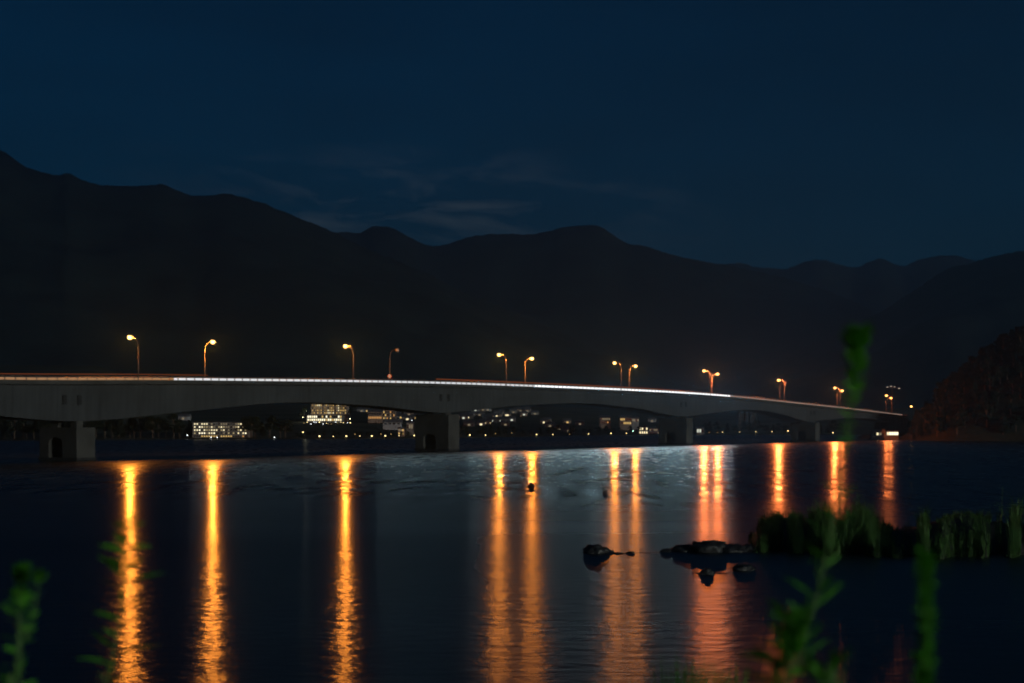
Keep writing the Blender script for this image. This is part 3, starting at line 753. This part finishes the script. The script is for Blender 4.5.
# ------------------------------------------------------------------ trees
def tree_meshes(seed, kind):
    r = random.Random(seed); tr = MB(); cr_ = MB()
    H = 9.0
    tr.tube([(0,0,-1.5),(.1,0,1.5),(.15,.1,4),(.1,.0,7)], [.32,.26,.18,.06], 7)
    blobs = []
    if kind == 'pine':
        for k in range(8):
            z = 2.0 + k*.9; blobs += [(r.uniform(-.5,.5), r.uniform(-.5,.5), z, 2.3*(1-k/9)+.5)]
            a = r.uniform(0, 6.28); blobs.append((math.cos(a)*1.3*(1-k/9), math.sin(a)*1.3*(1-k/9), z, 1.2*(1-k/9)+.4))
    else:
        for k in range(13):
            a = r.uniform(0, 6.28); q = r.uniform(.6, 2.6); z = r.uniform(3.2, 8.2); q *= (1.25 - abs(z-5.2)/5)
            blobs.append((math.cos(a)*q, math.sin(a)*q, z, r.uniform(.9, 1.7)))
            tr.tube([(.12,.05,min(z-1.2,5.5)*.8),(math.cos(a)*q*.5,math.sin(a)*q*.5,z-.7),(math.cos(a)*q*.85,math.sin(a)*q*.85,z)], [.11,.07,.03], 5)
    for bx, by, bz, br in blobs:
        for _ in range(int(90*br)):
            d = Vector((r.gauss(0,1), r.gauss(0,1), r.gauss(0,1))).normalized()
            p = Vector((bx, by, bz)) + Vector((d.x, d.y, d.z*.75))*br*(r.random()**.45)
            n = (d + Vector((r.gauss(0,.6), r.gauss(0,.6), r.gauss(0,.6)))).normalized()
            a = n.orthogonal().normalized(); b = n.cross(a); s = r.uniform(.14, .36)
            cr_.add([p-a*s-b*s*.4, p+b*s*.8-a*s*.1, p+a*s-b*s*.2, p-b*s*.7], [(0,3,2,1)])
    return tr.mesh('trunk', M['bark']), cr_.mesh('crown', M['pine'] if kind == 'pine' else M['crown'])
TM = [tree_meshes(50, 'broad'), tree_meshes(51, 'broad'), tree_meshes(52, 'broad'), tree_meshes(53, 'pine'), tree_meshes(54, 'pine')]
def tree(name, label, loc, s, k, group, rz=None, zs=1):
    t = thing(name, label, 'tree', loc, rnd.uniform(0, 6.28) if rz is None else rz, group)
    t.scale = (s, s, s*zs)
    obj('trunk', TM[k][0], t); obj('crown', TM[k][1], t)
    return t
# on the right hill
n = 0
cells = []
for px in range(884, 1110, 9):
    for j in range(9):
        cells.append((px, j))
for px, j in cells:
    if n >= 170: break
    t_ = .05 + j * .075 + rnd.uniform(-.03, .03); p = px + rnd.uniform(-4, 4)
    if p < 905 and j < 3: continue
    if p < 898: continue
    if p > 1045 and j > 6: continue
    Y = hillY0(p) + t_ * 190; X = (p-CX)/F*Y
    if (Vector((X, Y, 0)) - P0).dot(V) < -1 and False: continue
    sC = rnd.uniform(.7, 1.12) * (.55 if p < 915 else (.8 if p < 935 else 1.0))
    k = rnd.choice([0, 1, 2, 0, 1, 3, 4])
    whr = ('at the waterside foot' if j < 2 else ('on the middle slope' if j < 5 else 'near the crest')) if p > 935 else 'at the bridge end'
    if k >= 3:
        tree('pine_tree', f'dark pointed conifer {whr} of the wooded right hill', (X, Y, hillz(p, t_)-.3), sC, k, 'trees of the wood on the right hill')
    else:
        tree('leafy_tree', f'{"small" if sC < .85 else "big"} dark leafy tree {whr} of the wooded right hill', (X, Y, hillz(p, t_)-.3), sC, k, 'trees of the wood on the right hill')
    n += 1
# along the far shore
for i in range(118):
    px = -40 + i * 7.6 + rnd.uniform(-3, 3)
    if 190 < px < 250 or 860 < px: continue
    d = rnd.uniform(16, 46)
    if px < 290: d = rnd.uniform(10, 60)
    Y = shoreY(px) + d
    s_ = rnd.uniform(.42, .75) if px > 290 else rnd.uniform(.8, 1.5)
    if 290 < px < 420: s_ = rnd.uniform(.3, .48)
    if 700 < px < 860: s_ = rnd.uniform(.7, 1.25)
    k = rnd.choice([0, 1, 2, 3])
    nm = 'pine_tree' if k == 3 else 'leafy_tree'
    tree(nm, ('dark conifer' if k == 3 else 'dark leafy tree') + ' on the far shore ' + ('behind the left pier' if px < 190 else ('below the hillside hotel' if px < 420 else ('under the third span' if px < 680 else 'under the fourth span'))), ((px-CX)/F*Y, Y, landz(px, Y)-.3), s_, k, 'trees along the far shore')
ld = bpy.data.lights.new('garden_flood', 'POINT'); ld.energy = 900; ld.color = (1, .95, .6); ld.shadow_soft_size = .3
lo = bpy.data.objects.new('garden_flood', ld); col.objects.link(lo); lo.location = wp(305.6, 413, 994)
# green lit trees beside the hillside hotel
for i, (px, py, lab) in enumerate(((304.5, 412.5, 'green lit tree at the left end of the hillside hotel, behind a bright garden lamp'), (301, 417.5, 'green lit tree left of the glowing arcade'), (350.5, 414, 'green lit tree at the right end of the hillside hotel'), (354.5, 409, 'faint green tree high to the right of the hillside hotel'))):
    Y = 1000; tree('leafy_tree', lab, ((px-CX)/F*Y, Y, CZ-(py-HY)/F*Y-1), .62, i % 3, 'green lit hotel trees')

# ------------------------------------------------------------------ rocks, buoys, reed island
def rock(label, px, py_top, py_wl, pxw, seed, group='dark rocks in the shallow water', flat=1.0, name='rock'):
    Y = CZ*F/(py_wl-HY); wd = pxw/F*Y; hh = (py_wl-py_top)/F*Y
    bm = bmesh.new(); bmesh.ops.create_icosphere(bm, subdivisions=4, radius=1)
    for v in bm.verts:
        d = 1 + .42*noise.fractal(v.co*1.25 + Vector((seed*7.1, 0, seed)), .75, 2.2, 5)
        q = v.co*d
        if q.z > .85: q.z = .85 + (q.z-.85)*.5
        v.co = Vector((q.x*wd/2, q.y*wd*.36, q.z*hh*1.0))
    me = bpy.data.meshes.new('rock'); bm.to_mesh(me); bm.free(); me.materials.append(M['rock']); me.shade_smooth()
    o = obj(name, me, None, ((px-CX)/F*Y, Y, -.05)); return tag(o, label, 'rock', group)
rock('squarish dark rock standing alone at the left end of the row', 595.5, 543, 553, 24, 1)
rock('small tail rock just right of the lone squarish rock', 607, 549, 552.5, 14, 2)
rock('tiny low rock barely breaking the water, left of another', 618, 551.5, 553.5, 13, 3)
rock('tiny low rock with a small hump halfway along the row', 631, 550.5, 553.4, 10, 4)
rock('long thin stone ledge almost awash in the middle of the row', 648, 551.7, 552.8, 34, 5)
rock('small round rock just left of the big rocks', 666.5, 547.5, 551.8, 11, 6)
rock('low broad left hump of the big rock mass', 686, 543, 551, 32, 7)
rock('tallest humped rock in the middle of the row', 710, 538, 551.3, 42, 8)
rock('long low rock joining the tallest rock to the reeds', 730, 543.5, 551.3, 36, 9)
rock('low rock touching the foot of the reed island', 748, 543, 551, 24, 10)
rock('pointed small rock in front of the big rocks', 706.5, 567, 574.3, 15, 11)
rock('thin flat ledge around the pointed front rock', 708, 571.2, 572.8, 40, 14)
rock('flat front rock nearest the reed island foot', 743.5, 562.5, 570, 24, 12)
def buoy(label, px, py_c, rpx, py_wl, shape):
    Y = CZ*F/(py_wl-HY); r = rpx/F*Y
    t = thing('buoy', label, 'buoy', ((px-CX)/F*Y, Y, 0), 0, 'mooring buoys')
    m = MB()
    if shape: m.ell((0,0,r*.75), (r,r,r), 20, 14)
    else: m.lathe([(r*.7,-r),(r,-r*.6),(r,r*1.3),(r*.85,r*1.6),(r*.3,r*1.7)], n=20)
    m.build('float', M['buoy'], t, True)
    m = MB(); z = r*1.74 if shape else r*1.68
    m.tube([(0,0,z-.04),(0,0,z+r*.28)], r*.12, 8); m.build('mooring_eye', M['galv'], t)
    m = MB(); m.lathe([(r*1.03, r*.45),(r*1.05, r*.55),(r*1.03, r*.65)] if not shape else [(r*1.0, r*.66),(r*1.03, r*.75),(r*1.0, r*.84)], n=20); m.build('band', M['dark'], t)
    return t
buoy('round dark mooring buoy floating in the orange streak', 531.3, 486, 3.6, 489, True)
buoy('small upright dark buoy floating right of the round one', 605, 492, 2.6, 494.6, False)

# reed island: low mud bank with reeds
IT = [(744,-.4),(752,.25),(762,1.0),(790,1.35),(806,1.15),(830,.95),(880,.9),(900,.95),(925,1.25),(945,1.7),(968,1.8),(985,1.45),(1010,1.2),(1060,1.2),(1150,1.2),(1250,.9)]
IF = [(744,553),(760,552),(800,553.5),(830,557),(860,553),(900,560),(940,558),(1024,555),(1250,552)]
def isl(px, t):
    Y = CZ*F/(lerp_tab(IF, px)-HY) + 13*t
    Y += noise.noise(Vector((px*.06, 3.3, 0)))*2.2 + noise.noise(Vector((px*.21, 7.3, 0)))*1.0
    h = smooth_tab(IT, px)
    X = (px-CX)/F*Y
    z = -.5 + (h+.5)*(math.sin(math.pi*min(1, max(0, t)))**.45) + noise.fractal(Vector((X*.7, Y*.7, 4)), .8, 2, 4)*.16
    return Vector((X, Y, z))
m = MB(); xs = [744+i*2.5 for i in range(200)]; k = 22; vs = []; fs = []
for px in xs:
    for j in range(k): vs.append(isl(px, j/(k-1)))
for i in range(len(xs)-1):
    for j in range(k-1): fs.append((i*k+j, (i+1)*k+j, (i+1)*k+j+1, i*k+j+1))
m.add(vs, fs); tag(m.build('islet_ground', M['mud'], None, True), 'low dark mud bank carrying the reeds at the right', None, None, 'structure')
RH = [(748,.4),(756,.9),(800,.95),(806,1.2),(815,1.7),(830,2.0),(845,2.15),(868,2.0),(880,1.3),(888,.6),(900,.35),(910,.45),(916,1.5),(928,1.6),(936,.5),(955,.35),(975,.4),(985,1.0),(1000,2.0),(1024,2.2),(1100,2.2),(1250,1.6)]
RD = [(748,.5),(800,1),(812,1.2),(880,1.0),(895,.4),(905,.4),(915,.7),(935,.5),(960,.45),(985,.8),(1000,1),(1250,.8)]
m = MB(); cntb = 0
while cntb < 19000:
    px = rnd.uniform(748, 1130); 
    if rnd.random() > lerp_tab(RD, px): continue
    cl_ = noise.noise(Vector((px*.11, 1.7, 0)))
    if rnd.random() > .55 + cl_*1.2: continue
    t = rnd.random()**1.3*.85 + .03
    low = rnd.random() < .30
    if low: t = rnd.uniform(.0, .12)
    p = isl(px, t); 
    if p.z < -.3: continue
    h = lerp_tab(RH, px)*(rnd.uniform(.25, .9) if rnd.random() < .9 else rnd.uniform(.9, 1.35))*(.6+.5*noise.noise(Vector((px*.25, t*6, 9)))+.25)
    if low: h = rnd.uniform(.15, .6)
    a = rnd.uniform(0, 6.28); ln = h*rnd.uniform(.05, .55)*(1 if rnd.random() < .75 else 1.7); wv = Vector((math.cos(a+1.57), math.sin(a+1.57), 0))*rnd.uniform(.010, .024)
    d = Vector((math.cos(a), math.sin(a), 0))
    q1 = p + d*ln*.25 + Vector((0,0,h*.55)); q2 = p + d*ln + Vector((0,0,h*(1-ln/h*.3)))
    m.add([p-wv-Vector((0,0,.1)), p+wv-Vector((0,0,.1)), q1-wv*.8, q1+wv*.8, q2], [(0,1,3,2),(2,3,4)])
    cntb += 1
tag(m.build('reeds', M['reed']), 'green reeds and grasses growing on the mud bank at the right', None, None, 'stuff')

# ------------------------------------------------------------------ foreground weeds on the near bank
def leaf(m, base, dirv, length, width, droop=.25, up=Vector((0,0,1))):
    d = dirv.normalized(); side = d.cross(up)
    side = side.normalized() if side.length > 1e-3 else Vector((1,0,0))
    n = 6; vs = []; fs = []
    for i in range(n+1):
        t = i/n; wdt = width*math.sin(math.pi*min(1, t*.94+.05))**.8*(1-.25*t)
        c = base + d*length*t - up*droop*length*t*t
        fold = up*wdt*.25
        vs += [c-side*wdt+fold, c, c+side*wdt+fold]
    for i in range(n):
        fs += [(i*3,i*3+1,i*3+4,i*3+3),(i*3+1,i*3+2,i*3+5,i*3+4)]
    m.add(vs, fs)
def weed(name, label, pts, spec, seed, r0=.006, top_cluster=None, cat='weed'):
    # pts: stem points in world; spec: list of (t0, t1, count, length, width, pitch_up)
    r = random.Random(seed); base = pts[0]
    t = thing(name, label, cat, base)
    loc = [p - base for p in pts]
    fine = []
    tabx = [(i, p.x) for i, p in enumerate(loc)]; taby = [(i, p.y) for i, p in enumerate(loc)]; tabz = [(i, p.z) for i, p in enumerate(loc)]
    N_ = len(loc)-1
    at = lambda q: Vector((smooth_tab(tabx, q*N_), smooth_tab(taby, q*N_), smooth_tab(tabz, q*N_)))
    m = MB(); n = 30; m.tube([at(i/n) for i in range(n+1)], [r0*(1-.65*i/n) for i in range(n+1)], 8); m.build('stem', M['weedstem'], t, True)
    ang = r.uniform(0, 6.28)
    lm_ = MB()
    for t0, t1, c, ln, wd, pu in spec:
        for i in range(c):
            q = t0 + (t1-t0)*(i+r.random()*.6)/c; ang += 2.4 + r.uniform(-.3, .3)
            b = at(min(q, 1)); d = Vector((math.cos(ang), math.sin(ang)*.9, pu + r.uniform(-.2, .2)))
            leaf(lm_, b, d, ln*r.uniform(.75, 1.2), wd*r.uniform(.8, 1.15), r.uniform(.1, .4), Vector((r.gauss(.1, .6), r.gauss(-.35, .6), .7)).normalized())
    lm_.build('leaves', M['weed'], t, True)
    return t
def stem_px(lst, Y, dy=0):
    out = [wp(px, py, Y + dy*i) for i, (px, py) in enumerate(lst)]
    return out
Y = 2.1
top = stem_px([(786, 730), (800, 660), (818, 590), (834, 515), (846, 440), (855, 380), (858, 336)], Y)
root = Vector((top[0].x - .03, Y - .02, bankz(top[0].x, Y) - .05))
weed('tall_weed', 'tall blurred green weed rising past the bridge at the right', [root] + top,
     [(.26, .44, 9, .07, .0040, .8), (.44, .60, 11, .05, .0034, .8), (.58, .84, 34, .020, .0035, .8), (.82, .955, 40, .026, .0045, .8), (.945, 1.0, 46, .034, .0065, 1.1)], 3, .003)
Y = 1.9
top = stem_px([(770, 740), (782, 690), (790, 650), (793, 618)], Y)
root = Vector((top[0].x, Y, bankz(top[0].x, Y) - .05))
weed('leafy_weed', 'low leafy weed with bright broad leaves at the foot of the tall one', [root] + top, [(.3, .7, 12, .06, .0065, .6), (.7, .99, 20, .042, .0075, .9)], 5, .003)
top = stem_px([(835, 740), (828, 700), (826, 665)], Y)
root = Vector((top[0].x, Y, bankz(top[0].x, Y) - .05))
weed('leafy_weed', 'small dark weed at the bottom edge just right of the tall one', [root] + top, [(.4, .98, 12, .055, .006, .9)], 15, .003)
Y = 1.75
top = stem_px([(924, 745), (925, 690), (927, 640), (926, 595), (925, 556)], Y)
root = Vector((top[0].x, Y, bankz(top[0].x, Y) - .05))
weed('spiky_weed', 'narrow bottlebrush green weed at the lower right', [root] + top, [(.2, .97, 230, .018, .0038, .7), (.95, 1.0, 26, .016, .0045, 1.2)], 6, .003)
Y = 2.2
top = stem_px([(8, 740), (14, 690), (18, 640), (20, 600), (22, 570)], Y)
root = Vector((top[0].x, Y, bankz(top[0].x, Y) - .05))
weed('leafy_weed', 'green leafy weed with a double tip at the lower left corner', [root] + top, [(.3, .75, 20, .036, .0055, .6), (.75, .97, 24, .022, .005, .8), (.93, 1.0, 26, .022, .0065, 1.1)], 8, .003)
top = stem_px([(20, 700), (28, 640), (34, 610), (40, 575)], Y - .05)
root = Vector((top[0].x, Y - .05, bankz(top[0].x, Y) - .05))
weed('leafy_weed', 'thinner side weed leaning right at the lower left corner', [root] + top, [(.5, .97, 14, .018, .004, .8), (.95, 1.0, 10, .018, .0055, 1.1)], 9, .002)
Y = 2.5
top = stem_px([(96, 740), (108, 680), (118, 630), (124, 585), (127, 545), (128, 520)], Y)
root = Vector((top[0].x, Y, bankz(top[0].x, Y) - .05))
weed('thin_weed', 'thin dark weed with arching leaves across the leftmost orange streak', [root] + top, [(.3, .75, 14, .075, .0055, .5), (.72, .99, 16, .045, .0065, .5)], 12, .0025)
# grass tufts at the bottom edge
m = MB()
for cx_, cy_, n_, hh in ((694, 668, 260, .26), (716, 672, 220, .22), (655, 690, 80, .2), (740, 688, 90, .2)):
    Y = 5.2; c = wp(cx_, cy_, Y)
    for _ in range(n_):
        b = Vector((c.x + rnd.gauss(0, .07), Y + rnd.gauss(0, .15), 0)); b.z = bankz(b.x, b.y) - .03
        tipz = c.z + rnd.gauss(.0, .035); h = tipz - b.z
        a = rnd.uniform(0, 6.28); d = Vector((math.cos(a), math.sin(a), 0))*rnd.uniform(.03, .16); wv = Vector((math.cos(a+1.3), math.sin(a+1.3), 0))*.0065
        p1 = b + d*.3 + Vector((0,0,h*.6)); p2 = b + d + Vector((0,0,h))
        m.add([b-wv, b+wv, p1-wv, p1+wv, p2], [(0,1,3,2),(2,3,4)])
tag(m.build('grass', M['grass']), 'tufts of thin grass at the bottom edge of the bank', None, None, 'stuff')

# ------------------------------------------------------------------ night haze
m = MB(); m.box((0, 7000, 744), (30000, 15000, 1490))
hz = bpy.data.materials.new('haze'); hz.use_nodes = True; t = hz.node_tree
t.nodes.remove(t.nodes['Principled BSDF'])
pv = t.nodes.new('ShaderNodeVolumePrincipled'); pv.inputs['Color'].default_value = (.27, .62, 1.0, 1); pv.inputs['Density'].default_value = .000085; pv.inputs['Anisotropy'].default_value = .55
t.links.new(pv.outputs[0], t.nodes['Material Output'].inputs['Volume'])
tag(m.build('haze', hz), 'thin blue night haze over lake and mountains', None, None, 'stuff')
